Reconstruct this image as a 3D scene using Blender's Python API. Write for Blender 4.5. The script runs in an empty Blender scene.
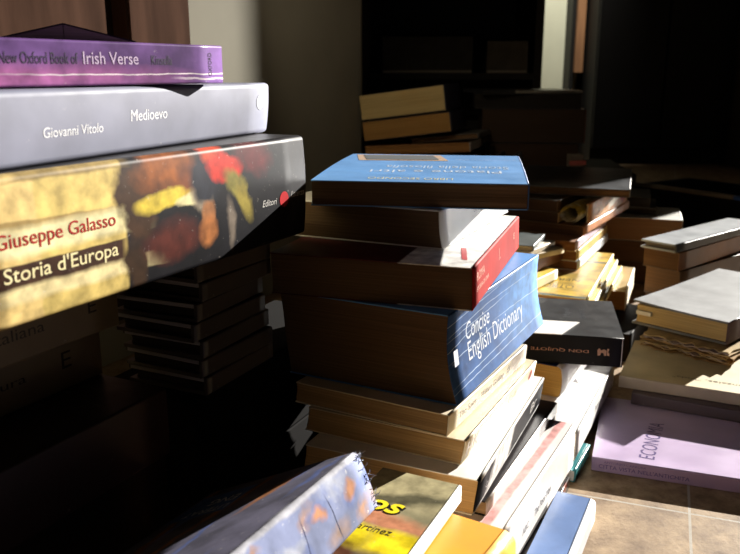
import bpy, bmesh, math, random
from mathutils import Vector, Matrix
random.seed(7)
C = bpy.context.scene.collection
SC = bpy.context.scene
R = math.radians

# ------------------------------------------------------------------ materials
def lin(c):
    return tuple((v/255/12.92 if v/255 <= .04045 else ((v/255+.055)/1.055)**2.4) for v in c) + (1,)

def new_mat(name, rough=.5, spec=.5):
    m = bpy.data.materials.new(name); m.use_nodes = True
    n = m.node_tree.nodes; b = n['Principled BSDF']
    b.inputs['Roughness'].default_value = rough
    b.inputs['Specular IOR Level'].default_value = spec
    return m, n, m.node_tree.links, b

def mth(n, l, op, a, b=None, clamp=False):
    x = n.new('ShaderNodeMath'); x.operation = op; x.use_clamp = clamp
    for i, v in enumerate((a, b)):
        if v is None: continue
        if isinstance(v, (int, float)): x.inputs[i].default_value = v
        else: l.new(v, x.inputs[i])
    return x.outputs[0]

def mix(n, l, f, a, b):
    x = n.new('ShaderNodeMix'); x.data_type = 'RGBA'
    if isinstance(f, (int, float)): x.inputs[0].default_value = f
    else: l.new(f, x.inputs[0])
    for i, v in ((6, a), (7, b)):
        if isinstance(v, tuple): x.inputs[i].default_value = v
        else: l.new(v, x.inputs[i])
    return x.outputs[2]

def noise(n, l, vec, scale, detail=3, stretch=None, rough=.5):
    if stretch:
        mp = n.new('ShaderNodeMapping'); mp.inputs['Scale'].default_value = stretch
        l.new(vec, mp.inputs['Vector']); vec = mp.outputs[0]
    x = n.new('ShaderNodeTexNoise'); x.inputs['Scale'].default_value = scale
    x.inputs['Detail'].default_value = detail; x.inputs['Roughness'].default_value = rough
    l.new(vec, x.inputs['Vector']); return x.outputs['Fac']

def ramp(n, l, fac, p0, p1):
    x = n.new('ShaderNodeMapRange'); x.inputs[1].default_value = p0; x.inputs[2].default_value = p1
    x.clamp = True; l.new(fac, x.inputs[0]); return x.outputs[0]

def bump(n, l, b, h, strength=.3, dist=.001):
    x = n.new('ShaderNodeBump'); x.inputs['Strength'].default_value = strength
    x.inputs['Distance'].default_value = dist
    l.new(h, x.inputs['Height']); l.new(x.outputs[0], b.inputs['Normal'])

CACHE = {}
def cover(rgb, rough=.38, wear=.5, var=.12, spec=.5, fine=False):
    """printed card: mottled colour, pale scuffs"""
    k = ('c', rgb, rough, wear, var, spec)
    if k in CACHE: return CACHE[k]
    m, n, l, b = new_mat('printed_card', rough, spec)
    o = n.new('ShaderNodeTexCoord').outputs['Object']
    base = lin(rgb)
    dk = tuple(v*(1-var*1.6) for v in base[:3])+(1,)
    lt = tuple(min(1, v*(1+var)) for v in base[:3])+(1,)
    c = mix(n, l, ramp(n, l, noise(n, l, o, 28, 4), .3, .7), dk, lt)
    sc = noise(n, l, o, 140, 5, (1, .35, 1), .7)
    f = ramp(n, l, sc, .66, .74)
    c = mix(n, l, mth(n, l, 'MULTIPLY', f, wear), c, lin((225, 222, 215)))
    l.new(c, b.inputs['Base Color'])
    r = n.new('ShaderNodeMapRange'); r.inputs[3].default_value = rough-.08; r.inputs[4].default_value = rough+.15
    l.new(noise(n, l, o, 60, 3), r.inputs[0]); l.new(r.outputs[0], b.inputs['Roughness'])
    bump(n, l, b, noise(n, l, o, 90, 4), .12, .0006)
    CACHE[k] = m; return m

def paper(rgb, layers=900, strength=.5, var=.18):
    k = ('p', rgb, layers)
    if k in CACHE: return CACHE[k]
    m, n, l, b = new_mat('page_edges', .85, .15)
    o = n.new('ShaderNodeTexCoord').outputs['Object']
    base = lin(rgb)
    st = noise(n, l, o, 1, 3, (9, 9, layers))
    pt = noise(n, l, o, 22, 4)
    dk = tuple(v*(1-var*2) for v in base[:3])+(1,)
    c = mix(n, l, ramp(n, l, st, .3, .7), dk, base)
    c = mix(n, l, mth(n, l, 'MULTIPLY', ramp(n, l, pt, .5, .8), .35), c, tuple(v*k2 for v, k2 in zip(base[:3], (.8, .66, .5)))+(1,))
    l.new(c, b.inputs['Base Color'])
    bump(n, l, b, st, strength, .0006)
    CACHE[k] = m; return m

def ink(rgb, rough=.4):
    k = ('i', rgb, rough)
    if k in CACHE: return CACHE[k]
    m, n, l, b = new_mat('printing_ink', rough, .4)
    o = n.new('ShaderNodeTexCoord').outputs['Object']
    base = lin(rgb)
    c = mix(n, l, ramp(n, l, noise(n, l, o, 300, 3), .35, .75), base, tuple(v*.82 for v in base[:3])+(1,))
    l.new(c, b.inputs['Base Color']); CACHE[k] = m; return m

def picture(name, base, shapes, axes='XZ', rough=.3, wear=.35, mot=(.6, 1.5), spec=.18):
    """printed picture: each shape (cx, cy, rx, ry, angle, rgb, soft, wobble, box)"""
    m, n, l, b = new_mat(name, rough, spec)
    o = n.new('ShaderNodeTexCoord').outputs['Object']
    sp = n.new('ShaderNodeSeparateXYZ'); l.new(o, sp.inputs[0])
    X, Y = sp.outputs[axes[0]], sp.outputs[axes[1]]
    nz = n.new('ShaderNodeTexNoise'); nz.inputs['Scale'].default_value = 70; nz.inputs['Detail'].default_value = 4
    l.new(o, nz.inputs['Vector'])
    ns = n.new('ShaderNodeSeparateColor'); l.new(nz.outputs['Color'], ns.inputs[0])
    nx = mth(n, l, 'SUBTRACT', ns.outputs[0], .5); ny = mth(n, l, 'SUBTRACT', ns.outputs[1], .5)
    bb = lin(base)
    col = mix(n, l, ramp(n, l, noise(n, l, o, 45, 4), .35, .7), tuple(v*mot[0] for v in bb[:3])+(1,), tuple(min(1, v*mot[1]) for v in bb[:3])+(1,))
    for (cx, cy, rx, ry, ang, rgb, soft, wob, box) in shapes:
        dx = mth(n, l, 'ADD', mth(n, l, 'SUBTRACT', X, cx), mth(n, l, 'MULTIPLY', nx, wob))
        dy = mth(n, l, 'ADD', mth(n, l, 'SUBTRACT', Y, cy), mth(n, l, 'MULTIPLY', ny, wob))
        ca, sa = math.cos(R(ang)), math.sin(R(ang))
        u = mth(n, l, 'ADD', mth(n, l, 'MULTIPLY', dx, ca/rx), mth(n, l, 'MULTIPLY', dy, sa/rx))
        v = mth(n, l, 'ADD', mth(n, l, 'MULTIPLY', dx, -sa/ry), mth(n, l, 'MULTIPLY', dy, ca/ry))
        if box: d = mth(n, l, 'MAXIMUM', mth(n, l, 'ABSOLUTE', u), mth(n, l, 'ABSOLUTE', v))
        else: d = mth(n, l, 'SQRT', mth(n, l, 'ADD', mth(n, l, 'MULTIPLY', u, u), mth(n, l, 'MULTIPLY', v, v)))
        f = n.new('ShaderNodeMapRange'); f.inputs[1].default_value = 1+soft/2; f.inputs[2].default_value = 1-soft/2
        f.clamp = True; l.new(d, f.inputs[0])
        cc = lin(rgb)
        c2 = mix(n, l, ramp(n, l, noise(n, l, o, 110, 3), .3, .7), tuple(v*.6 for v in cc[:3])+(1,), tuple(min(1, v*1.2) for v in cc[:3])+(1,))
        col = mix(n, l, f.outputs[0], col, c2)
    f = ramp(n, l, noise(n, l, o, 260, 5, None, .7), .64, .72)
    col = mix(n, l, mth(n, l, 'MULTIPLY', f, wear), col, lin((220, 215, 205)))
    l.new(col, b.inputs['Base Color'])
    bump(n, l, b, noise(n, l, o, 120, 4), .12, .0006)
    return m

def plain(rgb, rough=.6, spec=.3, scale=30, var=.2, bmp=.1, stretch=None):
    k = ('s', rgb, rough, scale, stretch)
    if k in CACHE: return CACHE[k]
    m, n, l, b = new_mat('surface', rough, spec)
    o = n.new('ShaderNodeTexCoord').outputs['Object']
    base = lin(rgb)
    nf = noise(n, l, o, scale, 5, stretch)
    c = mix(n, l, ramp(n, l, nf, .3, .7), tuple(v*(1-var) for v in base[:3])+(1,), tuple(min(1, v*(1+var)) for v in base[:3])+(1,))
    l.new(c, b.inputs['Base Color']); bump(n, l, b, nf, bmp, .001)
    CACHE[k] = m; return m

# ------------------------------------------------------------------ objects
def obj(name, bm, mat, parent=None, label=None, smooth=False):
    me = bpy.data.meshes.new(name); bmesh.ops.recalc_face_normals(bm, faces=bm.faces)
    bm.to_mesh(me); bm.free()
    if smooth:
        for p in me.polygons: p.use_smooth = True
    o = bpy.data.objects.new(name, me); C.objects.link(o)
    if mat: me.materials.append(mat)
    if parent: o.parent = parent
    if label: o['label'] = label
    return o

def tag(o, label, cat, group=None):
    o['label'] = label; o['category'] = cat
    if group: o['group'] = group
    return o

def thing(name, P, yaw, label, cat, group=None, tu=0, tv=0):
    o = bpy.data.objects.new(name, None); C.objects.link(o); o.empty_display_size = .02
    u = Vector((math.cos(yaw), math.sin(yaw), 0)); v = Vector((-math.sin(yaw), math.cos(yaw), 0)); w = Vector((0, 0, 1))
    v2 = v*math.cos(tu)+w*math.sin(tu); w2 = w*math.cos(tu)-v*math.sin(tu)
    u3 = u*math.cos(tv)+w2*math.sin(tv); w3 = w2*math.cos(tv)-u*math.sin(tv)
    M = Matrix((u3, v2, w3)).transposed().to_4x4(); M.translation = Vector(P)
    o.matrix_world = M
    return tag(o, label, cat, group)

def slab(bm, A, B, us, vs):
    """closed shell between two parametric sheets A(u,v), B(u,v)"""
    ga = [[bm.verts.new(A(u, v)) for v in vs] for u in us]
    gb = [[bm.verts.new(B(u, v)) for v in vs] for u in us]
    nu, nv = len(us), len(vs)
    for i in range(nu-1):
        for j in range(nv-1):
            bm.faces.new((ga[i][j], ga[i+1][j], ga[i+1][j+1], ga[i][j+1]))
            bm.faces.new((gb[i][j], gb[i][j+1], gb[i+1][j+1], gb[i+1][j]))
    for i in range(nu-1):
        bm.faces.new((ga[i][0], gb[i][0], gb[i+1][0], ga[i+1][0]))
        bm.faces.new((ga[i][-1], ga[i+1][-1], gb[i+1][-1], gb[i][-1]))
    for j in range(nv-1):
        bm.faces.new((ga[0][j], ga[0][j+1], gb[0][j+1], gb[0][j]))
        bm.faces.new((ga[-1][j], gb[-1][j], gb[-1][j+1], ga[-1][j+1]))

def boxm(bm, x0, x1, y0, y1, z0, z1):
    slab(bm, lambda u, v: (u, v, z0), lambda u, v: (u, v, z1), (x0, x1), (y0, y1))

def ls(a, b, n): return [a+(b-a)*i/n for i in range(n+1)]

def text_mesh(body, width, height, mat_bold=0.0, shear=0.0, space=1.0):
    cu = bpy.data.curves.new('lettering', 'FONT'); cu.body = body; cu.size = 1
    cu.offset = mat_bold; cu.shear = shear; cu.resolution_u = 3; cu.space_character = space
    t = bpy.data.objects.new('lettering', cu); C.objects.link(t)
    dg = bpy.context.evaluated_depsgraph_get()
    me = bpy.data.meshes.new_from_object(t.evaluated_get(dg))
    bpy.data.objects.remove(t); bpy.data.curves.remove(cu)
    xs = [v.co.x for v in me.vertices]; ys = [v.co.y for v in me.vertices]
    x0, x1, y0, y1 = min(xs), max(xs), min(ys), max(ys)
    for v in me.vertices:
        v.co.x = (v.co.x-x0)/(x1-x0)*width; v.co.y = (v.co.y-y0)/(y1-y0)*height
    return me

class Book:
    def __init__(s, name, label, P, yaw, L, W, T, face, spine=None, pages=(225, 200, 155), hard=False, lean=0, bulge=0,
                 r=.0012, tu=0, tv=0, group=None, back=None, curl=0, curlx=1, cat='book', sag=0, under=None, layers=900, wave=.0004):
        s.L, s.W, s.T, s.lean, s.bulge, s.r = L, W, T, lean, bulge, r
        s.root = thing(name, P, R(yaw), label, cat, group, R(tu), R(tv))
        c = .0024 if hard else .0007; e = .003 if hard else .0006; s.c = c
        spine = spine or face; back = back or face
        if not hasattr(face, 'name'): face = cover(face)
        if not hasattr(spine, 'name'): spine = cover(spine)
        if not hasattr(back, 'name'): back = cover(back)
        nx = 10; xs = ls(0, L, nx); ys = ls(0, W, 8)
        rnd = random.Random(sum(map(ord, label)))
        ph = rnd.random()*6
        def sg(x): return sag*math.sin(math.pi*min(max(x/L, 0), 1))
        def top(x, y): return s.T + curl*((x/L) if curlx > 0 else 1-x/L)**3*(max(y, 0)/W)**2 - sg(x)
        s.top = top
        d0 = -min(0, 0)
        y_in = c+.0002
        # covers
        bm = bmesh.new()
        slab(bm, lambda x, y: (x, max(y, s.sy(T))+lean, top(x, y)), lambda x, y: (x, max(y, s.sy(T))+lean, top(x, y)-c), xs, [s.sy(T)+.00001]+ys[1:])
        s.upper = obj('cover', bm, face, s.root)
        bm = bmesh.new()
        slab(bm, lambda x, y: (x, y, c), lambda x, y: (x, y, 0), xs, [s.sy(0)]+ys[1:])
        s.lower = obj('cover', bm, back, s.root)
        # spine
        zs = sorted(set([0, r*.3, r*.65, r, r*1.15]+ls(r*1.15, T-r*1.15, 8)+[T-r, T-r*.65, T-r*.3, T]))
        bm = bmesh.new()
        slab(bm, lambda x, z: (x, s.sy(z)+lean*z/T, z-sg(x)*z/T), lambda x, z: (x, max(s.sy(z)+c*.9, s.sy(z)+c*.9)+lean*z/T, z-sg(x)*z/T), xs, zs)
        s.spine = obj('spine', bm, spine, s.root, smooth=False)
        for p in s.spine.data.polygons: p.use_smooth = abs(p.normal.y) > .3
        # pages
        cc = -.0016 if hard else 0
        bm = bmesh.new()
        def jig(x, z):
            if x in (e, L-e): return x + wave*math.sin(z/T*9+ph)*(1 if x == e else -1)
            return x
        z0, z1 = c+.0001, T-c-.0001
        def fore(z): return W-e + cc*4*(z/T)*(1-z/T)
        def zz(x, z, y): return z - (sg(x)*z/T)
        xs2 = [e]+ls(e, L-e, 8)[1:-1]+[L-e]
        zs2 = ls(z0, z1, 8)
        slab(bm, lambda x, z: (jig(x, z), s.sy(z)+c+.0003+lean*z/T, zz(x, z, 0)), lambda x, z: (jig(x, z), fore(z)+lean*z/T, zz(x, z, 1)), xs2, zs2)
        s.pages = obj('page_block', bm, paper(pages, layers), s.root)
    def sy(s, z):
        T, r = s.T, s.r
        y = -s.bulge*(1-(2*z/T-1)**2)
        d = min(z, T-z)
        if d < r and s.bulge >= -1: y += r-math.sqrt(max(0, r*r-(r-d)**2))
        return y
    def on_spine(s, body, x, z, w, h, rgb, up=True, bold=0, shear=0, vertical=False, name='lettering', space=1.0):
        me = text_mesh(body, w, h, bold, shear, space)
        for v in me.vertices:
            a, b = v.co.x, v.co.y
            if vertical: a, b = -b, a
            if not up: a, b = -a, -b
            X, Z = x+a, z+b
            v.co = (X, s.sy(min(max(Z, 0), s.T))+s.lean*Z/s.T-.00012, Z)
        return s._link(me, name, rgb, s.spine)
    def on_top(s, body, x, y, w, h, rgb, ang=0, bold=0, shear=0, name='lettering'):
        me = text_mesh(body, w, h, bold, shear)
        ca, sa = math.cos(R(ang)), math.sin(R(ang))
        for v in me.vertices:
            a, b = v.co.x, v.co.y
            X, Y = x+a*ca-b*sa, y+a*sa+b*ca
            v.co = (X, Y+s.lean, s.top(X, Y)+.00012)
        return s._link(me, name, rgb, s.upper)
    def _link(s, me, name, rgb, par):
        o = bpy.data.objects.new(name, me); C.objects.link(o); o.parent = par
        me.materials.clear(); me.materials.append(ink(rgb)); return o
    def patch_spine(s, name, pts, rgb, label=None):
        bm = bmesh.new(); vs = [bm.verts.new((x, s.sy(z)+s.lean*z/s.T-.0002, z)) for x, z in pts]
        bm.faces.new(vs); return obj(name, bm, ink(rgb), s.spine, label)
    def patch_top(s, name, pts, rgb, h=.0002, label=None, mat=None):
        bm = bmesh.new(); vs = [bm.verts.new((x, y+s.lean, s.top(x, y)+h)) for x, y in pts]
        bm.faces.new(vs); return obj(name, bm, mat or ink(rgb), s.upper, label)

def disc(cx, cy, r, n=24): return [(cx+r*math.cos(i*2*math.pi/n), cy+r*math.sin(i*2*math.pi/n)) for i in range(n)]

# ================================================================== SETTING
def struct(o): o['kind'] = 'structure'; return o

# floor: brown stone tiles with pale joints
m, n, l, b = new_mat('stone_tiles', .7, .3)
geo = n.new('ShaderNodeTexCoord').outputs['Object']
mp = n.new('ShaderNodeMapping'); mp.vector_type = 'TEXTURE'; mp.inputs['Location'].default_value = (.246, .551, 0)
mp.inputs['Rotation'].default_value = (0, 0, R(-20)); l.new(geo, mp.inputs['Vector'])
sp = n.new('ShaderNodeSeparateXYZ'); l.new(mp.outputs[0], sp.inputs[0])
def joint(ax):
    f = mth(n, l, 'FRACT', mth(n, l, 'ADD', mth(n, l, 'DIVIDE', ax, .33), .5))
    return mth(n, l, 'LESS_THAN', mth(n, l, 'ABSOLUTE', mth(n, l, 'SUBTRACT', f, .5)), .003)
gj = mth(n, l, 'MAXIMUM', joint(sp.outputs[0]), joint(sp.outputs[1]))
n1 = noise(n, l, geo, 34, 6, None, .65); n2 = noise(n, l, geo, 130, 5, None, .7)
c = mix(n, l, ramp(n, l, n1, .32, .66), lin((112, 88, 62)), lin((176, 150, 116)))
c = mix(n, l, mth(n, l, 'MULTIPLY', ramp(n, l, n2, .5, .75), .6), c, lin((96, 70, 48)))
c = mix(n, l, gj, c, lin((168, 160, 146)))
l.new(c, b.inputs['Base Color']); bump(n, l, b, n2, .35, .001)
bm = bmesh.new(); boxm(bm, -1.6, 3.2, -.8, 3.3, -.05, 0)
struct(obj('floor', bm, m))

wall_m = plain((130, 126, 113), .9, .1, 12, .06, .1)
# angled left wall, running away to the right, with its end turning into a recess
wd = Vector((.451, .8925, 0)); wo = Vector((-.24, 1.0, 0))
a = wo-wd*1.5; e = wo+wd*.495
bm = bmesh.new()
nrm = Vector((-.8925, .451, 0))*.1
pts = [a, e, e+nrm, a+nrm]
lo = [bm.verts.new((p.x, p.y, 0)) for p in pts]; hi = [bm.verts.new((p.x, p.y, 2.2)) for p in pts]
bm.faces.new(lo); bm.faces.new(hi)
for i in range(4): bm.faces.new((lo[i], lo[(i+1) % 4], hi[(i+1) % 4], hi[i]))
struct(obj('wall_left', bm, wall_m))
bm = bmesh.new(); boxm(bm, -.5, 1.4, 3.2, 3.3, 0, 2.2)
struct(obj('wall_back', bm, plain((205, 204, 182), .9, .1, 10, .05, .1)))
bm = bmesh.new(); boxm(bm, -1.6, 1.4, -.2, 3.3, 2.2, 2.3)
struct(obj('ceiling', bm, plain((120, 112, 100), .9, .1, 8, .06)))
# unseen right wall; doorway for the sun, high window added to light wall_left
bm = bmesh.new()
X0, X1 = 1.3, 1.4
boxm(bm, X0, X1, -.2, 1.25, 0, 2.2)
boxm(bm, X0, X1, 1.25, 2.19, 1.7, 2.2)
boxm(bm, X0, X1, 2.19, 2.30, 0, 2.2)
boxm(bm, X0, X1, 2.30, 2.712, 0, .87)
boxm(bm, X0, X1, 2.30, 2.712, 1.6, 2.2)
boxm(bm, X0, X1, 2.712, 3.2, 0, 2.2)
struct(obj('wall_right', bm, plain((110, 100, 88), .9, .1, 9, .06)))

# wooden shutter on the left wall (two boards and a dark gap)
wood = plain((70, 50, 40), .95, .02, 9, .3, .25, (6, 6, .8))
sh = thing('wooden_shutter', (wo.x, wo.y, .0), math.atan2(.8925, .451), 'brown wooden shutter boards hanging on the pale wall behind the purple book', 'shutter')
for x0, x1 in ((-.104, -.001), (-.30, -.134), (-.5, -.315)):
    bm = bmesh.new(); boxm(bm, x0, x1, -.034, -.008, .1, 1.2); bmesh.ops.bevel(bm, geom=bm.edges[:], offset=.003, segments=2, affect='EDGES')
    obj('board', bm, wood, sh)
bm = bmesh.new(); boxm(bm, -.5, -.02, -.0075, -.0005, .05, 1.25); obj('backing', bm, plain((38, 26, 22), .7), sh)

# dark open shelving in the recess behind the back piles
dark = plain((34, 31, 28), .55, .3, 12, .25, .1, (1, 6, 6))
bc = thing('bookcase', (-.02, 2.02, 0), 0, 'dark wooden shelving unit standing behind the pale page stack', 'bookcase')
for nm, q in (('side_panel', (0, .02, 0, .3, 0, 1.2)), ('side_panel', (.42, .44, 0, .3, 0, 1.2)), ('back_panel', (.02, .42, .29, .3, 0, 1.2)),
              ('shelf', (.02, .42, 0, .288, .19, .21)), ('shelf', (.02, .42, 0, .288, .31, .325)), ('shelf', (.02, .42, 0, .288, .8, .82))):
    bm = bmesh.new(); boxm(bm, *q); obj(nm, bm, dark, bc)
# folded dark papers hanging over the shelf edge
for i, (x, w, zt, rgb, lab) in enumerate(((.03, .22, .085, (60, 57, 50), 'wide dark grey folder lying on the upper shelf of the dark shelving'),
                                      (.285, .10, .075, (84, 80, 70), 'small grey folder with a pale lower edge at the shelf end'))):
    t = thing('folder', (x, 2.025, .3255), 0, lab, 'folder')
    bm = bmesh.new(); boxm(bm, 0, w, 0, .2, 0, zt); obj('cover', bm, plain(rgb, .6), t)
    bm = bmesh.new(); boxm(bm, .001, w-.001, -.002, -.0002, 0, .006); obj('edge', bm, paper((170, 165, 150)), t)
bm = bmesh.new(); boxm(bm, -.003, .003, 0, .004, 0, .05)
o = obj('slip', bm, paper((150, 150, 140))); o.location = (.09, 2.03, .2105)
tag(o, 'thin pale paper strip standing in the dark shelving compartment', 'paper strip')

# tall black cupboard and pale doorway strip with its wooden post
cp = thing('cupboard', (.80, 2.92, 0), 0, 'tall black cupboard filling the dark right corner of the room', 'cupboard')
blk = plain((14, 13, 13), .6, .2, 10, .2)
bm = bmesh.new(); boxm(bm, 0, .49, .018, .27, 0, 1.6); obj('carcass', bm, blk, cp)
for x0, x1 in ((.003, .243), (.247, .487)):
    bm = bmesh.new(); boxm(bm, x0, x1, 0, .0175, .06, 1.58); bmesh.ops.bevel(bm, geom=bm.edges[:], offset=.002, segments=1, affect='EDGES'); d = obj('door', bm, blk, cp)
    xk = x1-.02 if x0 < .1 else x0+.02
    bm = bmesh.new(); boxm(bm, xk-.004, xk+.004, -.015, -.0002, .8, .9); obj('handle', bm, blk, d)
bm = bmesh.new(); boxm(bm, .762, .792, 3.08, 3.1995, .325, 2.2)
struct(obj('trim_1', bm, plain((150, 108, 76), .6, .3, 10, .2, .2, (6, 6, .7))))
bm = bmesh.new(); boxm(bm, .748, .762, 3.1, 3.1995, 0, 2.2)
struct(obj('trim_2', bm, plain((22, 20, 18), .6)))

# ================================================================== LEFT STACK
TA = 'large stack on the left'
st_shapes = [
 (.03, .034, .034, .034, 0, (214, 188, 112), .06, .004, 1),
 (-.02, .034, .03, .034, 0, (226, 196, 128), .06, .004, 1),
 (.03, .0675, .034, .003, 0, (150, 128, 80), .5, .003, 1),
 (.0, .046, .06, .0018, -2, (166, 140, 86), .5, .003, 1),
 (.015, .0385, .055, .006, 0, (238, 226, 176), .6, .004, 1),
 (.013, .0225, .05, .0062, 0, (66, 42, 30), .12, .001, 1),
 (.03, .0145, .05, .0035, 0, (232, 214, 160), .7, .004, 1),
 (.072, .046, .012, .020, 20, (64, 42, 26), .5, .022, 0),
 (.07, .013, .008, .013, 0, (58, 40, 26), .5, .02, 0),
 (.097, .060, .022, .011, 0, (150, 84, 34), .8, .02, 0),
 (.098, .0445, .026, .0052, 5, (216, 190, 70), .4, .008, 0),
 (.115, .0415, .012, .0035, 5, (240, 226, 170), .4, .006, 0),
 (.125, .047, .009, .012, 0, (196, 178, 150), .6, .012, 0),
 (.115, .054, .009, .009, 0, (120, 66, 38), .6, .01, 0),
 (.130, .053, .014, .016, -30, (40, 42, 52), .5, .012, 0),
 (.136, .067, .01, .006, 0, (204, 74, 44), .6, .012, 0),
 (.149, .0565, .017, .0085, -8, (206, 52, 38), .3, .012, 0),
 (.178, .060, .018, .009, -20, (96, 30, 34), .9, .016, 0),
 (.158, .045, .013, .007, -45, (136, 126, 56), .6, .012, 0),
 (.166, .034, .006, .013, 25, (150, 134, 58), .6, .01, 0),
 (.130, .032, .006, .007, 0, (166, 112, 72), .5, .008, 0),
 (.130, .021, .008, .009, 0, (178, 112, 62), .6, .01, 0),
 (.152, .022, .0035, .014, 8, (120, 108, 96), .7, .008, 0),
 (.100, .021, .022, .010, 0, (84, 36, 28), .7, .012, 0),
]
PA3 = Vector((-.1548, .344, .2188)); ua = Vector((math.cos(R(62.8)), math.sin(R(62.8)), 0))
# local x of the art = 0 at 35 mm from the book's near end
art = picture('painted_cover', (20, 19, 24), [(q[0]+.035,)+q[1:] for q in st_shapes], 'XZ', .46, .3)
A3 = Book('hardback_book', 'thick glossy book with a painted spine reading Storia d\'Europa, under the grey book', PA3-ua*.035, 62.8, .272, .155, .0685,
          (30, 28, 32), art, (216, 205, 165), lean=0, bulge=.002, r=.003)
A3.on_spine('Giuseppe Galasso', .035-.013, .0345, .070, .0088, (168, 34, 26), bold=.006)
A3.on_spine('Storia d\'Europa', .035-.0105, .0190, .068, .0095, (240, 226, 176), bold=.008)
A3.patch_spine('emblem', disc(.035+.2095, .0285, .0052), (196, 30, 38))
for k, z in enumerate((.0262, .0285, .0308)):
    A3.on_spine('~' if k != 1 else 'lL', .035+.2068, z-.0006, .0052, .0014, (240, 225, 220), name='emblem_mark')
A3.on_spine('Editori', .035+.1845, .0265, .0165, .0042, (214, 210, 205), shear=.3)
A3.on_spine('Laterza', .035+.2180, .0285, .0165, .0042, (214, 210, 205), shear=.3)
ub = Vector((math.cos(R(69.5)), math.sin(R(69.5)), 0))
A2 = Book('hardback_book', 'grey-blue book with white title Medioevo, between the purple book and the painted spine', Vector((-.1447, .3917, .2875))-ub*.09, 69.5, .2905, .14, .0345,
          cover((116, 118, 136), .6, .35, .14), None, (205, 200, 188), lean=-.003, bulge=.001, r=.003)
A2.on_spine('Giovanni Vitolo', .0694, .0125, .042, .0048, (238, 238, 242))
A2.on_spine('Medioevo', .1342, .0165, .033, .0060, (238, 238, 242))
A2.patch_spine('emblem', disc(.278, .0215, .0050), (214, 216, 224))
A2.on_spine('&', .2745, .0172, .007, .0085, (150, 154, 170), name='emblem_mark')
uc = Vector((math.cos(R(59)), math.sin(R(59)), 0))
A1P = Vector((-.1626, .378, .3228))
def purple():
    m = picture('purple_cover', (104, 74, 128), [(.05, .004, .09, .006, 0, (176, 106, 160), 1.2, .004, 0), (.14, .0055, .075, .00035, 0, (232, 220, 225), .6, .0022, 1),
              (.2, .003, .03, .0005, 0, (225, 210, 220), .8, .003, 1), (.1, .0243, .15, .0005, 0, (230, 220, 225), .8, .001, 1), (.205, .012, .0012, .012, 0, (168, 140, 184), .8, .001, 1)], 'XZ', .3, .3)
    return m
A1 = Book('paperback_book', 'purple paperback of Irish verse lying on top of the grey book', A1P-uc*.06, 59, .2024, .13, .0219, purple(), None, (222, 205, 190), r=.0012)
z = .0105
A1.on_spine('New Oxford Book of', .06-.0075, z, .0435, .0055, (48, 30, 66))
A1.on_spine('Irish Verse', .06+.0392, z, .0362, .0061, (206, 182, 214), bold=.004)
A1.on_spine('Kinsella', .06+.0849, z, .0155, .0050, (48, 30, 66))
A1.on_spine('OXFORD', .06+.1330, .0045, .0130, .0030, (48, 30, 66), vertical=True)
# black open book lying face down on the purple one
p = A1P+uc*.02+Vector((-.857, .515, 0))*.055
tb = thing('open_book', (-.165, .450, .3450), R(21), 'black open book lying face down like a low tent on the purple book', 'book')
bk = cover((26, 24, 26), .5, .2)
for sgn in (-1, 1):
    bm = bmesh.new()
    slab(bm, lambda x, y: (x*sgn, y, .0092-abs(x)*.24), lambda x, y: (x*sgn, y, .0099-abs(x)*.24), ls(0, .037, 4), ls(-.002, .08, 4)); obj('cover', bm, bk, tb)
    bm = bmesh.new()
    slab(bm, lambda x, y: (x*sgn, y, .0091-abs(x)*.24), lambda x, y: (x*sgn, y, 0.0003), ls(.0002, .0362, 4), ls(-.0015, .077, 4)); obj('page_block', bm, paper((190, 180, 160)), tb)
# dim books carrying them
def dimbook(name, lab, q, z0, T, off, L, face, pg=(190, 170, 130), yaw=62.8, W=.15, text=None):
    nrm = Vector((-math.sin(R(yaw)), math.cos(R(yaw)), 0))
    return Book(name, lab, PA3*1+ua*q+nrm*off-Vector((0, 0, PA3.z))+Vector((0, 0, z0)), yaw, L, W, T, face, None, pg)
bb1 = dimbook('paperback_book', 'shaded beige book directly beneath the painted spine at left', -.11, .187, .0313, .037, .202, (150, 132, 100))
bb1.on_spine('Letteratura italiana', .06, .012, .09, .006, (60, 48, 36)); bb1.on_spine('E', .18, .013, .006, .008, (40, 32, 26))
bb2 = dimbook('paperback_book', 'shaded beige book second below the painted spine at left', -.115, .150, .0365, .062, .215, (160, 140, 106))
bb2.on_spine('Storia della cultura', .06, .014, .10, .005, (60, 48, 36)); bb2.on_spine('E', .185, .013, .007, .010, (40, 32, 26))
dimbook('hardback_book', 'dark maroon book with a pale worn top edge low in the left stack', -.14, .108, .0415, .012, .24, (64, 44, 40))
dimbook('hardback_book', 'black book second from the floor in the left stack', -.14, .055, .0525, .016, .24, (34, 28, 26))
dimbook('hardback_book', 'black book on the floor at the base of the left stack', -.14, .0, .0545, .020, .24, (28, 24, 24))
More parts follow.
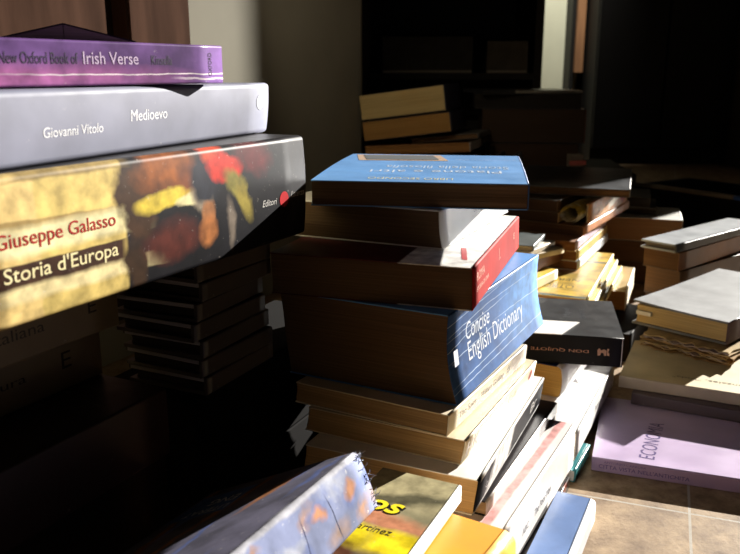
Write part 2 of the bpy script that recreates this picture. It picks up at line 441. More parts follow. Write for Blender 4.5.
# the thin dark volumes under the end of the painted spine
names7 = ('topmost', 'second', 'third', 'fourth', 'fifth', 'sixth', 'lowest')
mg = (-.104, .4655)
for k in range(7):
    zt = .2178-.0122*(k+1)
    dx = (.0, .002, -.001, -.003, .001, .0, .002)[k]
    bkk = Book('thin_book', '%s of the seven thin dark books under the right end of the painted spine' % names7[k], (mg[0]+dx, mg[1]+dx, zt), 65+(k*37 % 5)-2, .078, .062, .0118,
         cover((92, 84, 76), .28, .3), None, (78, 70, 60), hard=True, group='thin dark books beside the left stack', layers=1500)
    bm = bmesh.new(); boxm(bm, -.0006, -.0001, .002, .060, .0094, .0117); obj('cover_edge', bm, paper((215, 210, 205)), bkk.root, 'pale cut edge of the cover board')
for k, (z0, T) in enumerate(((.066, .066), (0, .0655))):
    Book('hardback_book', ('thick black book under the seven thin dark books', 'thick black book on the floor below the thin dark books')[k], (mg[0]-.004, mg[1]-.004, z0), 65, .215, .075, T-.0005, plain((15, 13, 12), .9, .1), None, (30, 24, 20), hard=True)  # black and lengthened to cover lit floor, standing in for shade

# ================================================================== CENTRE STACK
B1 = Book('paperback_book', 'blue paperback lying on the very top of the centre stack', (.1072, .5355, .2386), 81.9, .185, .1500, .0178,
          cover((104, 156, 214), .4, .25, .1), (60, 100, 160), (104, 82, 60), r=.001, sag=-.0012)
B1.patch_top('cover_picture', [(.125, .06), (.178, .07), (.176, .145), (.122, .135)], (200, 172, 150))
B1.patch_top('cover_picture', [(.132, .068), (.172, .076), (.170, .138), (.128, .129)], (112, 116, 120), .0004)
B1.on_top('Storia della filosofia', .088, .012, .095, .017, (196, 216, 240), 90)
B1.on_top('Platone e altri', .062, .018, .098, .014, (214, 228, 246), 92)
B1.on_top('LIBRO SECONDO', .020, .052, .06, .009, (226, 222, 190), 90)
B1.on_top('le opere complete e i dialoghi', .14, .005, .05, .006, (190, 210, 238), 90)
B2 = Book('paperback_book', 'white-spined book with grey pages beneath the blue top book', (.0501, .5359, .2112), 65, .165, .125, .0268, cover((235, 232, 228), .45, .2, .05), cover((222, 222, 222), .32, .3, .08), (104, 82, 60), lean=.003, bulge=-.001)
B2.on_spine('Le opere', .075, .013, .03, .005, (165, 165, 168))
B3 = Book('paperback_book', 'red-spined book with a white cover, under the white-spined book', (.0654, .4854, .1824), 71.5, .195, .14, .0282, picture('white_cover_painted_shade', (74, 26, 24), [(.1, .016, .2, .034, 0, (240, 234, 228), .05, .001, 1)], 'XY', .4, .25), cover((160, 26, 20), .65, .2, .1, .12), (104, 82, 60), lean=.0008, r=.0013)  # dark area beyond the white strip paints shade onto the cover
B3.patch_top('label_strip', [(.02, .008), (.055, .016), (.056, .020), (.021, .012)], (190, 40, 32))
B3.on_spine('ROMA', .012, .0165, .026, .006, (232, 160, 140)); B3.on_spine('STORIA DI UNA', .012, .0095, .042, .0032, (236, 180, 160)); B3.on_spine('E', .165, .014, .006, .005, (232, 170, 150)); B3.on_spine('I.', .095, .012, .008, .009, (226, 120, 100))
dic_m = picture('blue_cover', (62, 106, 168), [(.03, .03, .07, .04, 0, (50, 82, 132), 1.6, .02, 0), (.17, .05, .05, .03, 20, (110, 160, 220), 1.4, .02, 0)]
   + [(xx, zz, ll, .00022, an, (196, 214, 236), .8, .002, 1) for xx, zz, ll, an in ((.06, .043, .05, 2), (.05, .054, .05, 3), (.12, .049, .045, 0), (.1, .0085, .09, 1), (.15, .032, .05, -1), (.05, .028, .04, 2), (.09, .058, .05, 0), (.08, .013, .06, 2), (.03, .037, .03, 6), (.04, .0465, .03, 4))], 'XZ', .42, .35)
B4 = Book('paperback_book', 'thick blue Concise English Dictionary in the middle of the centre stack', (.0562, .4748, .1222), 62.1, .195, .128, .0596, cover((100, 160, 224), .4, .3, .1), dic_m, (112, 88, 64), lean=.0075, bulge=-.0035, r=.001)
B4.on_spine('Concise', .031, .0335, .046, .0125, (226, 234, 244), shear=0)
B4.on_spine('English Dictionary', .033, .0150, .118, .0168, (232, 238, 246), bold=-.004)
B4.patch_spine('logo', [(.0085, .0225), (.0155, .0225), (.0155, .033), (.0085, .033)], (220, 226, 236))
B4.on_spine('W', .0098, .0245, .0045, .006, (70, 104, 160), name='emblem_mark')
cream_art = picture('cream_spine', (236, 224, 198), [(.138, .008, .022, .009, 0, (182, 172, 160), .4, .012, 1)], 'XZ', .42, .3, (.88, 1.08))
B5 = Book('paperback_book', 'cream-spined copy of The Spire just under the dictionary', (.0486, .4625, .1067), 61, .153, .115, .0150, (228, 214, 186), cream_art, (176, 142, 100), lean=-.001)
B5.on_spine('The Spire', .018, .0045, .030, .0058, (120, 112, 104)); B5.on_spine('William Golding', .056, .0045, .045, .0058, (112, 106, 100)); B5.on_spine('#', .108, .004, .007, .008, (120, 116, 112), name='emblem_mark')
B6 = Book('paperback_book', 'cream book with a small red round mark at its spine end, under The Spire', (.0575, .4597, .0887), 63, .161, .115, .0174, (226, 208, 176), (242, 228, 200), (188, 152, 104), lean=-.003, bulge=0)
B6.patch_spine('red_mark', disc(.148, .0095, .0045), (200, 60, 40)); B6.patch_spine('red_mark', disc(.148, .0095, .0022), (240, 220, 190)); B6.on_spine('Galli', .092, .0055, .02, .006, (200, 186, 160)); B6.on_spine('HK', .006, .004, .022, .010, (178, 160, 150), name='emblem_mark')
bw = picture('black_spine_painted_glare', (18, 18, 22), [(.060, .012, .023, .03, -24, (236, 234, 230), .4, .018, 1), (.03, .0245, .022, .003, 0, (232, 230, 226), .35, .006, 1), (.10, .024, .08, .0016, 0, (225, 222, 216), .4, .003, 1), (.10, .001, .09, .0015, 0, (214, 214, 214), .6, .003, 1)], 'XZ', .5, .4, (.6, 1.4), .06)  # white blocks paint sun glare into the black spine colour
B7 = Book('paperback_book', 'black spine scuffed white, fourth below the dictionary', (.0639, .4422, .0636), 66, .186, .12, .0246, (238, 234, 226), bw, (202, 166, 118), lean=-.003)
B7.on_spine('Br', .145, .009, .02, .008, (225, 222, 218)); B7.on_spine('C. Martin', .022, .0075, .03, .004, (170, 165, 165))
B8 = Book('thin_book', 'thin black book jutting out behind the scuffed black spine', (.0754, .4634, .0502), 63, .18, .11, .0104, cover((36, 30, 32), .3, .4), picture('thin_spine', (40, 30, 34), [(.04, .005, .085, .02, 0, (226, 216, 210), .15, .01, 1)], 'XZ', .3, .3), (196, 170, 130))
ud = Vector((math.cos(R(62.1)), math.sin(R(62.1)), 0)); B9P = Vector((.1034, .4817, .0112))
pw = picture('pink_white_cover', (236, 226, 222), [(.1, .0125, .12, .0032, -1, (234, 172, 168), .5, .002, 1), (.17, .03, .012, .008, 0, (210, 190, 180), .9, .01, 0)], 'XY', .4, .2, (.92, 1.05))
B9 = Book('paperback_book', 'large white book with a faded pink stripe at the foot of the centre stack', B9P-ud*.045, 62.1, .184, .1, .0384, pw, cover((236, 232, 228), .4, .25, .06), (226, 205, 170), r=.002)
B9.on_spine('The Poor Man', .072, .013, .042, .006, (86, 84, 86)); B9.on_spine('ABC', .045, .013, .014, .005, (150, 148, 150))
uu = Vector((math.cos(R(63.5)), math.sin(R(63.5)), 0)); UP = Vector((.0731, .4094, .0003))
fl = picture('flame_cover', (34, 24, 22), [(.06+.03*i, .003+.002*(i % 3), .010, .004, 30, ((196, 96, 40), (214, 150, 90), (120, 50, 30))[i % 3], .8, .01, 0) for i in range(6)], 'XZ', .25, .3)
UB = Book('thin_book', 'thin dark book with flame-coloured marks under the white book, beside the small blue book', UP-uu*.03, 63.5, .23, .09, .0105, cover((40, 30, 28), .25, .3), fl, (210, 190, 160))
TB = Book('booklet', 'small glossy teal booklet on the floor behind the small blue book', (.1690, .5985, .0003), 62, .055, .05, .0105, cover((70, 140, 146), .18, .3), None, (225, 225, 225))
F4 = Book('pocket_book', 'small shiny blue pocket book with white sides on the floor at front right', (.0835, .3570, .0003), 64.5, .197, .029, .021, cover((118, 142, 188), .16, .3, .15), cover((214, 220, 230), .2, .2, .06), (228, 232, 238), r=.004)
F4.on_top('CE 20', .075, .0205, .014, .005, (214, 178, 130), -90)
bm = bmesh.new()

# ------------------------------------------------ front pile
X1 = Book('hardback_book', 'dark book on the floor supporting the orange book at the front', (-.006, .2448, .0003), 58.5, .165, .10, .0605, (40, 32, 28), None, (150, 120, 84))
F3 = Book('paperback_book', 'bright orange paperback lying in front of the centre stack', (-.0094, .2448, .0612), 58.5, .170, .08, .0236, cover((244, 164, 30), .4, .25, .08), cover((246, 176, 60), .35, .35, .1), (228, 200, 150), r=.006, bulge=.001)
F3.on_top('oc', .113, .049, .021, .0122, (120, 84, 40), -90, bold=.01)
land = picture('landscape_cover', (146, 140, 112), [tuple(v*.944 for v in q[:4])+q[4:] for q in [(.175, .03, .03, .06, 0, (170, 160, 124), .8, .02, 0), (.156, .03, .006, .05, 20, (96, 92, 72), .9, .012, 0), (.135, .035, .008, .05, -8, (188, 128, 96), .9, .012, 0),
     (.113, .03, .012, .06, 0, (236, 212, 40), .5, .006, 1), (.066, .04, .042, .034, 0, (84, 52, 38), .3, .02, 0), (.06, .045, .03, .02, 0, (116, 78, 56), .9, .02, 0)]], 'XY', .24, .2)
F2 = Book('paperback_book', 'green and yellow paperback with a brown picture, beside the frayed blue book', (-.0240, .2595, .0852), 64.4, .179, .0505, .0111, land, cover((238, 234, 226), .5, .2, .05), (240, 232, 215))
F2.on_top('os', .132, .0400, .021, .0108, (20, 18, 10), -90, bold=.05, shear=.25, name='lettering_shadow')
F2.on_top('os', .1327, .0409, .021, .0108, (250, 226, 40), -90, bold=.02, shear=.25).location.z = .0003
F2.on_top('Martinez', .1128, .0415, .0255, .0058, (26, 24, 20), -90, shear=.2)
# frayed cloth-bound book propped on its neighbour
rc = random.Random(4)
clt = picture('worn_blue_cloth', (84, 82, 100), [(.008+.0095*i, .008+.09*rc.random(), .022, .0016+.0018*rc.random(), rc.uniform(-12, 12), ((156, 100, 58), (84, 98, 150), (140, 92, 58))[i % 3], 1.1, .012, 0) for i in range(20)] + [(.158, .080, .018, .020, 0, (74, 104, 168), .1, .002, 1)], 'XY', .8, .3)
rf = random.Random(21)
cls = picture('worn_blue_spine', (112, 120, 150), [(.015+.0105*i, .004+.026*rf.random(), .006+.006*rf.random(), .0018+.003*rf.random(), rf.uniform(-15, 15), ((152, 118, 98), (92, 106, 150), (140, 118, 110), (150, 154, 168), (98, 110, 152))[i % 5], 1.3, .022, 0) for i in range(18)] +
   [(.1, .0325, .12, .0018, 0, (160, 160, 168), .9, .006, 1), (.195, .018, .005, .02, 0, (158, 160, 170), .9, .01, 1), (.142, .014, .0005, .010, 6, (40, 46, 76), .7, .004, 1), (.112, .012, .0005, .012, -8, (40, 46, 76), .7, .004, 1), (.165, .02, .006, .004, 10, (160, 112, 82), 1.0, .016, 0), (.13, .022, .005, .003, 10, (160, 112, 82), 1.0, .016, 0)], 'XZ', .85, .9, (.7, 1.4))
F1 = Book('hardback_book', 'frayed blue and orange cloth-bound book lying tilted at the bottom edge', (-.0680, .2190, .1172), 69.7, .187, .102, .0330, clt, cls, (170, 150, 120), hard=True, tu=-25, tv=-6.0, bulge=.0012, r=.0022)
F1.on_top('ENG', .165, .064, .020, .009, (222, 224, 230), 90); F1.on_top('LITERAT', .150, .062, .030, .007, (206, 210, 222), 90)
rr = random.Random(3)
for k in range(26):      # loose threads at the frayed head of the spine
    bm = bmesh.new(); z = .032*rr.random(); y = F1.sy(z); x = .1865
    P = [Vector((x-.002, y-.0004, z))]; d = Vector((rr.uniform(.2, 1), rr.uniform(-.7, .3), rr.uniform(-.4, .8)))
    for q in range(3): P.append(P[-1]+d*.0016+Vector((rr.uniform(-1, 1), rr.uniform(-1, 1), rr.uniform(-1, 1)))*.0009)
    w = .00022
    for i in range(3):
        a_, b_ = P[i], P[i+1]; s1 = Vector((0, w, 0)); s2 = Vector((0, 0, w))
        va = [bm.verts.new(a_+t) for t in (s1, s2, -s1, -s2)]; vb = [bm.verts.new(b_+t) for t in (s1, s2, -s1, -s2)]
        for j in range(4): bm.faces.new((va[j], va[(j+1) % 4], vb[(j+1) % 4], vb[j]))
        bm.faces.new(va); bm.faces.new(vb)
    obj('frayed_thread', bm, plain((196, 200, 212), .9), F1.spine)
bm = bmesh.new()         # a loose thread trailing on the cover of the next book
P = [Vector((-.019+.0055*i, .350-.0033*i+.0012*math.sin(i*1.7), .0972+.0004*(i % 2))) for i in range(6)]
for i in range(5):
    w = .0003
    va = [bm.verts.new(P[i]+t) for t in (Vector((0, w, 0)), Vector((0, 0, w)), Vector((0, -w, 0)))]; vb = [bm.verts.new(P[i+1]+t) for t in (Vector((0, w, 0)), Vector((0, 0, w)), Vector((0, -w, 0)))]
    for j in range(3): bm.faces.new((va[j], va[(j+1) % 3], vb[(j+1) % 3], vb[j]))
    bm.faces.new(va); bm.faces.new(vb)
tag(obj('thread', bm, plain((226, 214, 190), .9)), 'loose pale thread lying on the brown picture of the green and yellow paperback', 'thread')
Book('hardback_book', 'black book on the floor under the tilted frayed book', (-.128, .255, .0003), 69.7, .2, .055, .0205, (22, 20, 20), None, (60, 48, 36))

# ================================================================== MIDDLE PILE (behind the centre stack)
C3 = Book('paperback_book', 'white book lying flat under the tan-paged book, beside the lilac one', (.1705, .6080, .0145), 64, .185, .13, .0240, cover((240, 238, 236), .4, .2, .05), cover((240, 238, 234), .4, .2, .05), (214, 190, 150))
C3.on_spine('Fuoco e Fango', .085, .009, .050, .0070, (84, 82, 84)); C3.patch_top('cover_mark', [(.115, .022), (.128, .028), (.131, .040), (.118, .034)], (150, 148, 150))
Book('booklet', 'thin grey booklet on the floor beneath the flat white book', (.1660, .6200, .0003), 64, .165, .12, .0138, (196, 194, 192), None, (190, 175, 150))
C2 = Book('hardback_book', 'tan-paged book with dark blue cover under the black Don Quijote book', (.1735, .6822, .0390), 60, .18, .12, .0310, (34, 44, 84), cover((226, 224, 224), .45, .2, .05), (222, 176, 96), bulge=.002, r=.004, back=(206, 204, 204))
DQ = Book('paperback_book', 'black-covered Don Quijote de la Mancha with its spine upside down', (.0430, .7154, .0706), -11.2, .188, .122, .0276, cover((24, 25, 29), .4, .3, .3, .3), cover((12, 11, 13), .45, .12, .2, .2), (214, 196, 160), r=.0007)
DQ.on_spine('DON QUIJOTE DE LA MANCHA', .158, .0155, .112, .0036, (200, 150, 124), up=False); 
sc_ = lambda q: [(.171+(x-.171)*.72, .0138+(z-.0138)*.85) for x, z in q]
for pts in ([(.164, .0098), (.167, .0098), (.168, .013), (.171, .0128), (.172, .0096), (.1745, .0098), (.1745, .0158), (.171, .0168), (.168, .0155), (.1655, .018), (.1635, .0155)], [(.1752, .0105), (.1782, .0095), (.178, .0125), (.1764, .0138), (.1778, .0172), (.1752, .018)]): DQ.patch_spine('emblem', sc_(pts), (190, 150, 126))
DQ.on_top('Miguel', .145, .058, .03, .008, (84, 86, 92), 90); DQ.on_top('CERVANTES', .158, .054, .034, .005, (70, 72, 78), 90)
DQ.patch_top('cover_mark', disc(.09, .085, .005), (80, 82, 86)); DQ.patch_spine('white_edge', [(.1865, .001), (.1872, .001), (.1872, .0268), (.1865, .0268)], (196, 194, 190))
bm = bmesh.new(); q = [(.1530, .7345), (.1990, .7245), (.1735, .6885), (.1455, .6935)]
lo = [bm.verts.new((x, y, .0986)) for x, y in q]; hi = [bm.verts.new((x, y, .0992)) for x, y in q]
bm.faces.new(lo); bm.faces.new(hi)
for i in range(4): bm.faces.new((lo[i], lo[(i+1) % 4], hi[(i+1) % 4], hi[i]))
tag(obj('leaflet', bm, plain((238, 236, 232), .6, .2, 60, .03)), 'white leaflet lying on the black Don Quijote cover', 'leaflet')

Book('hardback_book', 'thick brown book on the floor propping the left end of the black Don Quijote', (.0320, .6780, .0003), 64, .16, .05, .0697, (58, 44, 36), None, (96, 74, 52))  # unseen book added to block a sliver of sun; also props Don Quijote
# yellow pile
uy = Vector((math.cos(R(67)), math.sin(R(67)), 0)); ny = Vector((math.sin(R(67)), -math.cos(R(67)), 0))
Book('hardback_book', 'large dark brown book on the floor beneath the yellow paperbacks', (.238, .872, .0003), 67, .30, .2, .0293, (60, 46, 36), None, (120, 90, 60))
Y1 = Book('paperback_book', 'cream book jutting out to the right at the base of the yellow paperbacks', (.3240, .9750, .0298), 68, .14, .15, .0295, (196, 170, 120), cover((244, 232, 205), .5, .2, .06), (196, 140, 80))
ycov = picture('yellow_cover', (206, 172, 78), [(.005, .06, .0045, .08, 0, (88, 96, 84), .1, .002, 1), (.187, .06, .005, .08, 0, (70, 84, 78), .1, .002, 1), (.13, .05, .02, .018, 0, (196, 150, 130), .8, .02, 0), (.05, .095, .05, .008, 30, (244, 238, 214), .3, .004, 1)], 'XY', .4, .3)
for k in range(3):
    pz = (.0770, .0687, .0604)[k]; off = (0, .006, .0125)[k]
    bkk = Book('paperback_book', ('yellow paperback facing up with upside-down title, behind the black book', 'second yellow paperback down, just below the one with the upside-down title', 'third yellow paperback down, above the jutting cream book')[k],
         Vector((.2402, .8515, pz))+ny*off, 67, .25, .14, .0080, ycov if k == 0 else cover((214, 182, 90), .45, .3), cover(((240, 222, 150), (250, 244, 220), (240, 214, 130))[k], .45, .3, .08), (206, 150, 90))
    if k == 0: bkk.on_top('OTRO', .055, .022, .036, .017, (66, 58, 30), 90); bkk.on_top('NER', .085, .020, .026, .012, (66, 58, 30), 90)
ylw = [('white and pale blue paperback on the back end of the yellow paperbacks', (206, 214, 224), (224, 232, 240), 0.0855),
       ('ochre-spined paperback between the pale blue and the lilac one', (196, 160, 90), (222, 190, 104), .0980),
       ('faded lilac-spined paperback just below the curled magazine pile', (150, 104, 70), (214, 190, 206), .1105)]
for k, (lab, f, sp_, z) in enumerate(ylw):
    Book('paperback_book', lab, (.2578+(.004, .002, 0)[k], .9809, z), 63.4, .2, .12, .0121, cover(f, .5, .3), cover(sp_, .5, .4, .12), (150, 100, 60))
# bright booklet at a slant and pale pamphlets over it
Y6 = Book('booklet', 'bright yellow booklet lying slanted on the yellow cover', (.2148, .9207, .0858), 54, .10, .07, .0122, cover((222, 190, 50), .45, .3), cover((250, 240, 200), .5, .2, .05), (240, 226, 180))
Y6.root.location = Vector((.168, .857, .0858))
Y7 = Book('paperback_book', 'brown paperback lying between the slanted yellow booklet and pale pamphlets', (.185, .905, .0985), 54, .10, .07, .0165, (110, 66, 40), None, (140, 96, 58))
for k in range(3):
    Book('pamphlet', ('lowest of the pale pamphlets seen just above the blue dictionary', 'middle of the pale pamphlets seen just above the blue dictionary', 'top pale pamphlet seen just above the blue dictionary')[k],
         (.178+.004*k, .900-.004*k, .1155+.0072*k), 40+14*k, .075, .065, .0068, ((214, 196, 160), (226, 214, 190), (90, 96, 96))[k], None, (216, 196, 160), group='pale pamphlets')

# curled magazine pile
uk = Vector((math.cos(R(59.6)), math.sin(R(59.6)), 0)); vk = Vector((-uk.y, uk.x, 0)); K = Vector((.2746, 1.0115, .1229))
K1 = Book('magazine', 'tan-spined magazine at the bottom of the curled magazine pile', K, 59.6, .25, .13, .0136, cover((120, 84, 50), .5, .3), cover((206, 140, 92), .45, .6, .2), (110, 78, 52), r=.003)
for k, (z, T, f, s_, off) in enumerate(((.1368, .0145, (96, 74, 40), (190, 150, 90), .034), (.1516, .0150, (60, 48, 40), (120, 90, 60), .036))):
    Book('magazine', ('dark magazine lying beside the curled yellow magazine', 'upper dark magazine just under the black-covered folder')[k], K+vk*off+Vector((0, 0, z-K.z)), 59.6, .23, .1, T, f, cover(s_, .5, .4), (90, 66, 46))
t = thing('curled_magazine', K+vk*.0195+Vector((0, 0, .0138+.0142)), R(59.6), 'rolled-up yellow and grey magazine with an open curled end', 'magazine')
bm = bmesh.new()
def sp3(q, s):  # spiral section
    a_ = q*math.tau*1.6; r_ = .0088+.0032*q+s*.0004
    return r_*1.12*math.cos(a_+.6), r_*math.sin(a_+.6)
rag = random.Random(5); cuts = [rag.uniform(-.003, .003) for _ in range(49)]
slab(bm, lambda q, x: (x+(cuts[int(q*48+.5)] if x < .001 else 0),)+sp3(q, 0), lambda q, x: (x+(cuts[int(q*48+.5)] if x < .001 else 0),)+sp3(q, 1), ls(0, 1, 48), ls(0, .16, 3))
obj('pages', bm, picture('magazine_sheet', (190, 184, 160), [(.03, .006, .05, .006, 0, (186, 160, 60), .6, .02, 1), (.1, -.006, .05, .006, 0, (90, 80, 60), .8, .03, 1)], 'XZ', .4, .2), t, smooth=True)
t = Book('magazine', 'red and white edged magazine standing slightly open at the right of the curled one', K+uk*.02+Vector((0, 0, .0139)), 59.6, .21, .0035, .026, cover((206, 120, 84), .4, .5), picture('red_white_edge', (206, 150, 104), [(.15, .018, .05, .007, 8, (240, 232, 220), .3, .01, 1), (.185, .016, .02, .012, 0, (176, 40, 44), .4, .01, 0), (.05, .01, .04, .006, 0, (226, 170, 110), .6, .01, 0)], 'XZ', .35, .4), (220, 200, 170))
K0 = Book('folder', 'large black-covered folder lying on top of the curled magazine pile', (.3440, 1.052, .1672), 71.9, .25, .165, .0105, cover((52, 54, 58), .35, .4, .3), cover((150, 146, 138), .5, .3), (120, 90, 60))

Book('pocket_book', 'small black book on the floor between the yellow paperbacks and right pile', (.302, .880, .0003), 62, .13, .042, .034, plain((20, 18, 18), .7, .15), None, (50, 42, 36))  # added book, black to stand in for shade over the floor

# back right pile with thick cream pages
def backbook(lab, P, L, W, T, f, s_, pg, yaw=72, hard=False): return Book('hardback_book' if hard else 'paperback_book', lab, P, yaw, L, W, T, f, s_, pg, hard=hard)
FP = Vector((.485, 1.2217, 0))
backbook('dark book on the floor at the base of the thick cream-paged book', FP+Vector((.002, 0, .0003)), .15, .13, .0342, (50, 40, 34), None, (104, 78, 56))
backbook('brown-paged book directly below the thick cream-paged book', FP+Vector((-.004, 0, .0347)), .15, .125, .0345, (60, 46, 38), None, (120, 92, 66))
backbook('thick cream-paged white book at the back, catching the sun on its top', FP+Vector((0, 0, .0695)), .12, .12, .0362, (240, 238, 230), (238, 234, 226), (176, 140, 104))
backbook('small dark grey book on the thick cream-paged white book', FP+Vector((-.026, .045, .1059)), .10, .075, .0112, (74, 72, 68), None, (70, 60, 50))
backbook('thick dark grey book topmost on the cream-paged pile', FP+Vector((-.036, .048, .1174)), .10, .065, .0165, (66, 66, 64), None, (62, 56, 50))
# black crate with a pale rim behind
cr = thing('crate', (.555, 1.72, 0), math.atan2(-.2, .13), 'long black crate with a pale tan rim at the back right', 'crate')
bm = bmesh.new(); boxm(bm, 0, .34, 0, .012, 0, .093); boxm(bm, 0, .34, .2, .212, 0, .093); boxm(bm, 0, .012, .012, .2, 0, .093); boxm(bm, .328, .34, .012, .2, 0, .093); boxm(bm, .012, .328, .012, .2, 0, .01)
obj('body', bm, plain((16, 15, 15), .7, .2), cr)
bm = bmesh.new(); boxm(bm, -.002, .25, -.004, .014, .0932, .100); bmesh.ops.bevel(bm, geom=bm.edges[:], offset=.002, segments=2, affect='EDGES'); obj('rim', bm, plain((150, 138, 116), .5), cr, 'pale tan rim')
bm = bmesh.new(); boxm(bm, .2502, .342, -.004, .014, .0932, .100); bmesh.ops.bevel(bm, geom=bm.edges[:], offset=.002, segments=2, affect='EDGES'); obj('rim', bm, plain((70, 104, 170), .5), cr, 'blue stretch of the rim')

# right edge pile behind the old grey book
EP = Vector((.3890, .9925, 0)); ue = Vector((math.cos(R(40.6)), math.sin(R(40.6)), 0)); ve = Vector((-ue.y, ue.x, 0))
for k, (z, T, f, s_, pg, o1, hard, lab) in enumerate(((.1055, .0108, (170, 174, 178), (60, 56, 52), (120, 110, 96), 0, True, 'grey-topped thin book on top of the pile at the right edge'),
      (.0795, .0250, (96, 66, 40), (130, 86, 46), (112, 80, 50), .003, False, 'brown-spined book just under the grey-topped thin book'),
      (.0420, .0370, (70, 54, 44), (80, 58, 42), (120, 90, 64), -.004, False, 'dark brown book second from the floor in the right edge pile'),
      (.0003, .0412, (50, 40, 36), None, (100, 76, 56), .004, False, 'dark brown book on the floor of the right edge pile'))):
    Book('hardback_book' if hard else 'paperback_book', lab, EP+ue*(.006*k+abs(o1))+Vector((0, 0, z)), 40.6+o1*300, .24, .05, T, f, s_, pg, hard=hard)

# old books at right and the lilac one on the floor
L = Book('paperback_book', 'lilac paperback lying on the stone floor at the right', (.1885, .6195, .0003), -19.5, .27, .138, .0123, cover((196, 176, 208), .3, .25, .07), cover((170, 142, 172), .36, .3, .06), (205, 190, 175), r=.0008)
L.on_spine('CITTA VISTA NELL\'ANTICHITA', .006, .0035, .072, .0036, (92, 74, 130)); L.on_spine('ANTONIO CARRUBA', .010, .0083, .034, .0020, (120, 98, 146))
L.on_top('ECONOMIA', .050, .012, .078, .013, (92, 74, 130), 84)
D4 = Book('paperback_book', 'dark mauve book resting on the lilac paperback', (.2565, .7310, .0128), -27, .22, .13, .0118, (96, 84, 88), cover((92, 80, 84), .4, .3), (150, 130, 110))
D3 = Book('paperback_book', 'old cream paperback with a faint upside-down name on its cover', (.2475, .7450, .0248), -25, .21, .12, .0120, cover((206, 190, 150), .6, .3, .12), cover((190, 176, 158), .6, .3, .1), (190, 165, 120), curl=.002)
D3.on_top('Marcello Gonzalez, "Vida"', .163, .026, .115, .0066, (92, 82, 60), 180)
# torn book: ragged leaves between two weak covers
t = thing('torn_book', (.3663, .7720, .0372), R(45), 'torn old book with ragged loose leaves beneath the grey-covered book', 'book')
rt = random.Random(11)
def walk(n, a):
    v = [rt.uniform(-a, a) for _ in range(n)]
    return [(v[max(i-1, 0)]+2*v[i]+v[min(i+1, n-1)])/4 for i in range(n)]
for k in range(9):
    bm = bmesh.new(); z0 = .0003+.0015*k
    jx = walk(33, .006); jy = walk(29, .0045); h0 = walk(33, .0012); ox, oy = rt.uniform(-.003, .003), rt.uniform(-.003, .003)
    def Sg(u, v, top):
        i_, j_ = int(u*28+.5), int(v*32+.5)
        x = .2*u+ox*(1-u); y = .094*v+oy*(1-v)
        if i_ == 0: x += jx[j_]
        if j_ == 0: y += jy[i_]
        e = max(0, 1-u*6)+max(0, 1-v*6)
        return (x, y, max(.0002, z0+(.0012 if top else 0)+h0[j_]*min(e, 1)))
    slab(bm, lambda u, v: Sg(u, v, 0), lambda u, v: Sg(u, v, 1), ls(0, 1, 28), ls(0, 1, 32))
    obj('page_block', bm, paper(((176, 140, 90), (196, 170, 130), (190, 172, 168), (202, 176, 128), (186, 150, 100))[k % 5], 1200), t)
bm = bmesh.new(); slab(bm, lambda x, y: (x, y, -.0006+.0006), lambda x, y: (x, y, .0001), ls(.01, .2, 4), ls(0, .094, 4)); obj('cover', bm, cover((110, 84, 70), .6), t)
D1 = Book('hardback_book', 'old thick book with a worn grey cover topping the pile at right', (.3725, .7900, .0528), 44, .226, .108, .0250, cover((112, 114, 116), .6, .3, .25), cover((70, 44, 52), .5, .5), (206, 178, 122), hard=True, curl=.003, curlx=-1)
bm = bmesh.new(); slab(bm, lambda x, y: (x, y, .012), lambda x, y: (x, y, .0165), (-.0005, .03), (.086, .1035)); obj('loose_leaf', bm, paper((236, 230, 212), 300), D1.root, 'pale leaf sticking out at the corner')

# back left pile of page blocks on a low dark bench
bn = thing('bench', (.008, 1.375, 0), 0, 'low dark bench carrying the back piles of books', 'bench')
bm = bmesh.new(); boxm(bm, 0, .25, 0, .24, .145, .165); obj('top', bm, dark, bn)
for x in (.008, .218):
    for y in (.008, .208):
        bm = bmesh.new(); boxm(bm, x, x+.024, y, y+.024, 0, .1448); obj('leg', bm, dark, bn)
def G(lab, px, z, w, T, yaw, roll, f, s_, pg, L=.13, hard=False):
    return Book('paperback_book', lab, (px, 1.385, z), yaw, L, w, T, f, s_, pg, hard=hard, tu=roll)
G('tan-paged book at the bottom of the pale page stack on the bench', .172, .1655, .150, .018, 74, 0, (120, 80, 48), (150, 142, 136), (150, 108, 66))
G('light-spined tan book second from the bottom of the pale page stack', .172, .1955, .19, .016, 72, -3.5, (140, 96, 58), (196, 190, 182), (160, 114, 66))
G('dark grey slim book third from the bottom, sticking out of the pale page stack', .185, .2185, .12, .009, 70, -6, (84, 82, 78), (78, 78, 76), (110, 84, 58))
G('brown-paged book with a dark spine below the cream page block', .139, .2300, .158, .0335, 72, -7.5, (40, 42, 54), (52, 56, 72), (172, 130, 74))
G('cream page block with a navy spine on top of the back left pile', .129, .2655, .152, .043, 72, -7.5, (40, 40, 50), (40, 46, 66), (204, 178, 122))
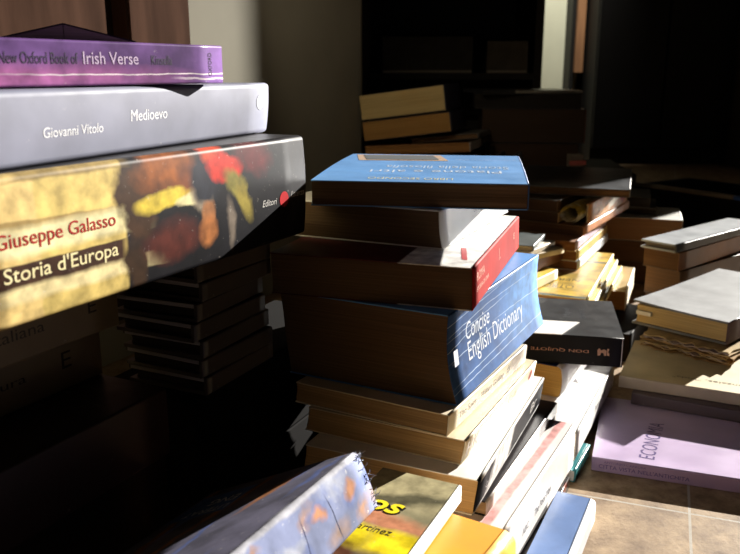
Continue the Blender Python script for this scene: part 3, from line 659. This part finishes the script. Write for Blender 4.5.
# dark pile right of it
bn2 = thing('box', (.192, 1.47, 0), R(-6), 'closed dark box beneath the dim books at the centre back', 'box')
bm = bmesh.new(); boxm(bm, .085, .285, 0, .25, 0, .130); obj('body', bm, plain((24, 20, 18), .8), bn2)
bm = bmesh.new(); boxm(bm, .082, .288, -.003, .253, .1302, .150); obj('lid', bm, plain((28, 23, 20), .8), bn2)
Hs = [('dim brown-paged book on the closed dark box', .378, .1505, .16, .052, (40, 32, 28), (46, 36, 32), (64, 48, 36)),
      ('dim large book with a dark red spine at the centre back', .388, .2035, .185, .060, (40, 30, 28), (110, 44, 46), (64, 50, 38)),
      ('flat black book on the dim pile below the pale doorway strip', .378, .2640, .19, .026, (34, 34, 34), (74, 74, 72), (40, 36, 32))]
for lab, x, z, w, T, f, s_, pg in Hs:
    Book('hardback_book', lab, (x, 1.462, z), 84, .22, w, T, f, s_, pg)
t = thing('folder', (.20, 1.46, .2905), R(6), 'thin black folder with a glint painted on its edge lying on the dim back pile', 'folder')
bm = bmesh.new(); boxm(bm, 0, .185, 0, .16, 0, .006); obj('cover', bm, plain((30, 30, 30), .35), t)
bm = bmesh.new(); boxm(bm, .06, .184, -.0012, -.0002, .001, .006); obj('edge', bm, paper((120, 118, 110)), t)  # pale strip paints a glint along the folder's front edge
t = thing('small_box', (.352, 1.405, .0003), R(10), 'slim upright carton with a pink base band in front of the dim pile', 'box')
bm = bmesh.new(); boxm(bm, 0, .022, 0, .02, 0, .188); obj('carton', bm, plain((120, 110, 96), .6), t)
bm = bmesh.new(); boxm(bm, -.004, .026, -.004, -.0002, .17, .178); obj('band', bm, plain((190, 100, 90), .6), t, 'pink band')
for k in range(2):
    t = thing('board', (.205+.028*k, 1.29, .0003), R(70), ('left', 'right')[k]+' of two thin dark boards leaning behind the blue top book', 'board', 'dark boards')
    bm = bmesh.new(); slab(bm, lambda x, z: (x, -.05*(1-z/.2), z), lambda x, z: (x, -.05*(1-z/.2)+.004, z), (0, .06), ls(0, .2, 3)); obj('panel', bm, plain((52, 50, 54), .5), t)

# ================================================================== LIGHT
sun = bpy.data.lights.new('sun', 'SUN'); sun.energy = 15; sun.angle = R(.53); sun.color = (1, .955, .88)
so = bpy.data.objects.new('sun', sun); C.objects.link(so)
az, el = R(45), R(17)
s = Vector((math.cos(el)*math.cos(az), math.cos(el)*math.sin(az), math.sin(el)))
so.rotation_euler = s.to_track_quat('Z', 'Y').to_euler()
def spot(name, P, T, e, ang, col, rad=.03):
    d = bpy.data.lights.new(name, 'SPOT'); d.energy = e; d.spot_size = R(ang); d.spot_blend = .8; d.color = col; d.shadow_soft_size = rad
    o = bpy.data.objects.new(name, d); C.objects.link(o); o.location = P
    o.rotation_euler = (Vector(P)-Vector(T)).to_track_quat('Z', 'Y').to_euler(); return o
spot('wall_strip_fill', (.66, 2.75, 1.3), (.70, 3.2, .45), 60, 50, (1, .97, .86))  # added spot without a fixture, brightens the pale strip of back wall
spot('bench_pile_fill', (-.12, .95, .62), (.05, 1.39, .25), 2.2, 55, (1, .86, .64))  # added warm spot without a fixture, lifts the page stack on the bench

w = bpy.data.worlds.new('world'); SC.world = w; w.use_nodes = True
bg = w.node_tree.nodes['Background']; bg.inputs[0].default_value = (.75, .82, 1, 1); bg.inputs[1].default_value = .006

# ================================================================== CAMERA
cd = bpy.data.cameras.new('camera'); cam = bpy.data.objects.new('camera', cd); C.objects.link(cam)
cam.location = (0, 0, .33); cam.rotation_euler = (R(90-14.44), 0, 0)
cd.sensor_width = 36; cd.lens = 800/740*36; cd.clip_start = .01
cd.dof.use_dof = True; cd.dof.focus_distance = .55; cd.dof.aperture_fstop = 16
SC.camera = cam
SC.view_settings.view_transform = 'Standard'; SC.view_settings.look = 'None'
SC.view_settings.exposure = 0; SC.view_settings.gamma = 1; SC.view_settings.use_curve_mapping = False
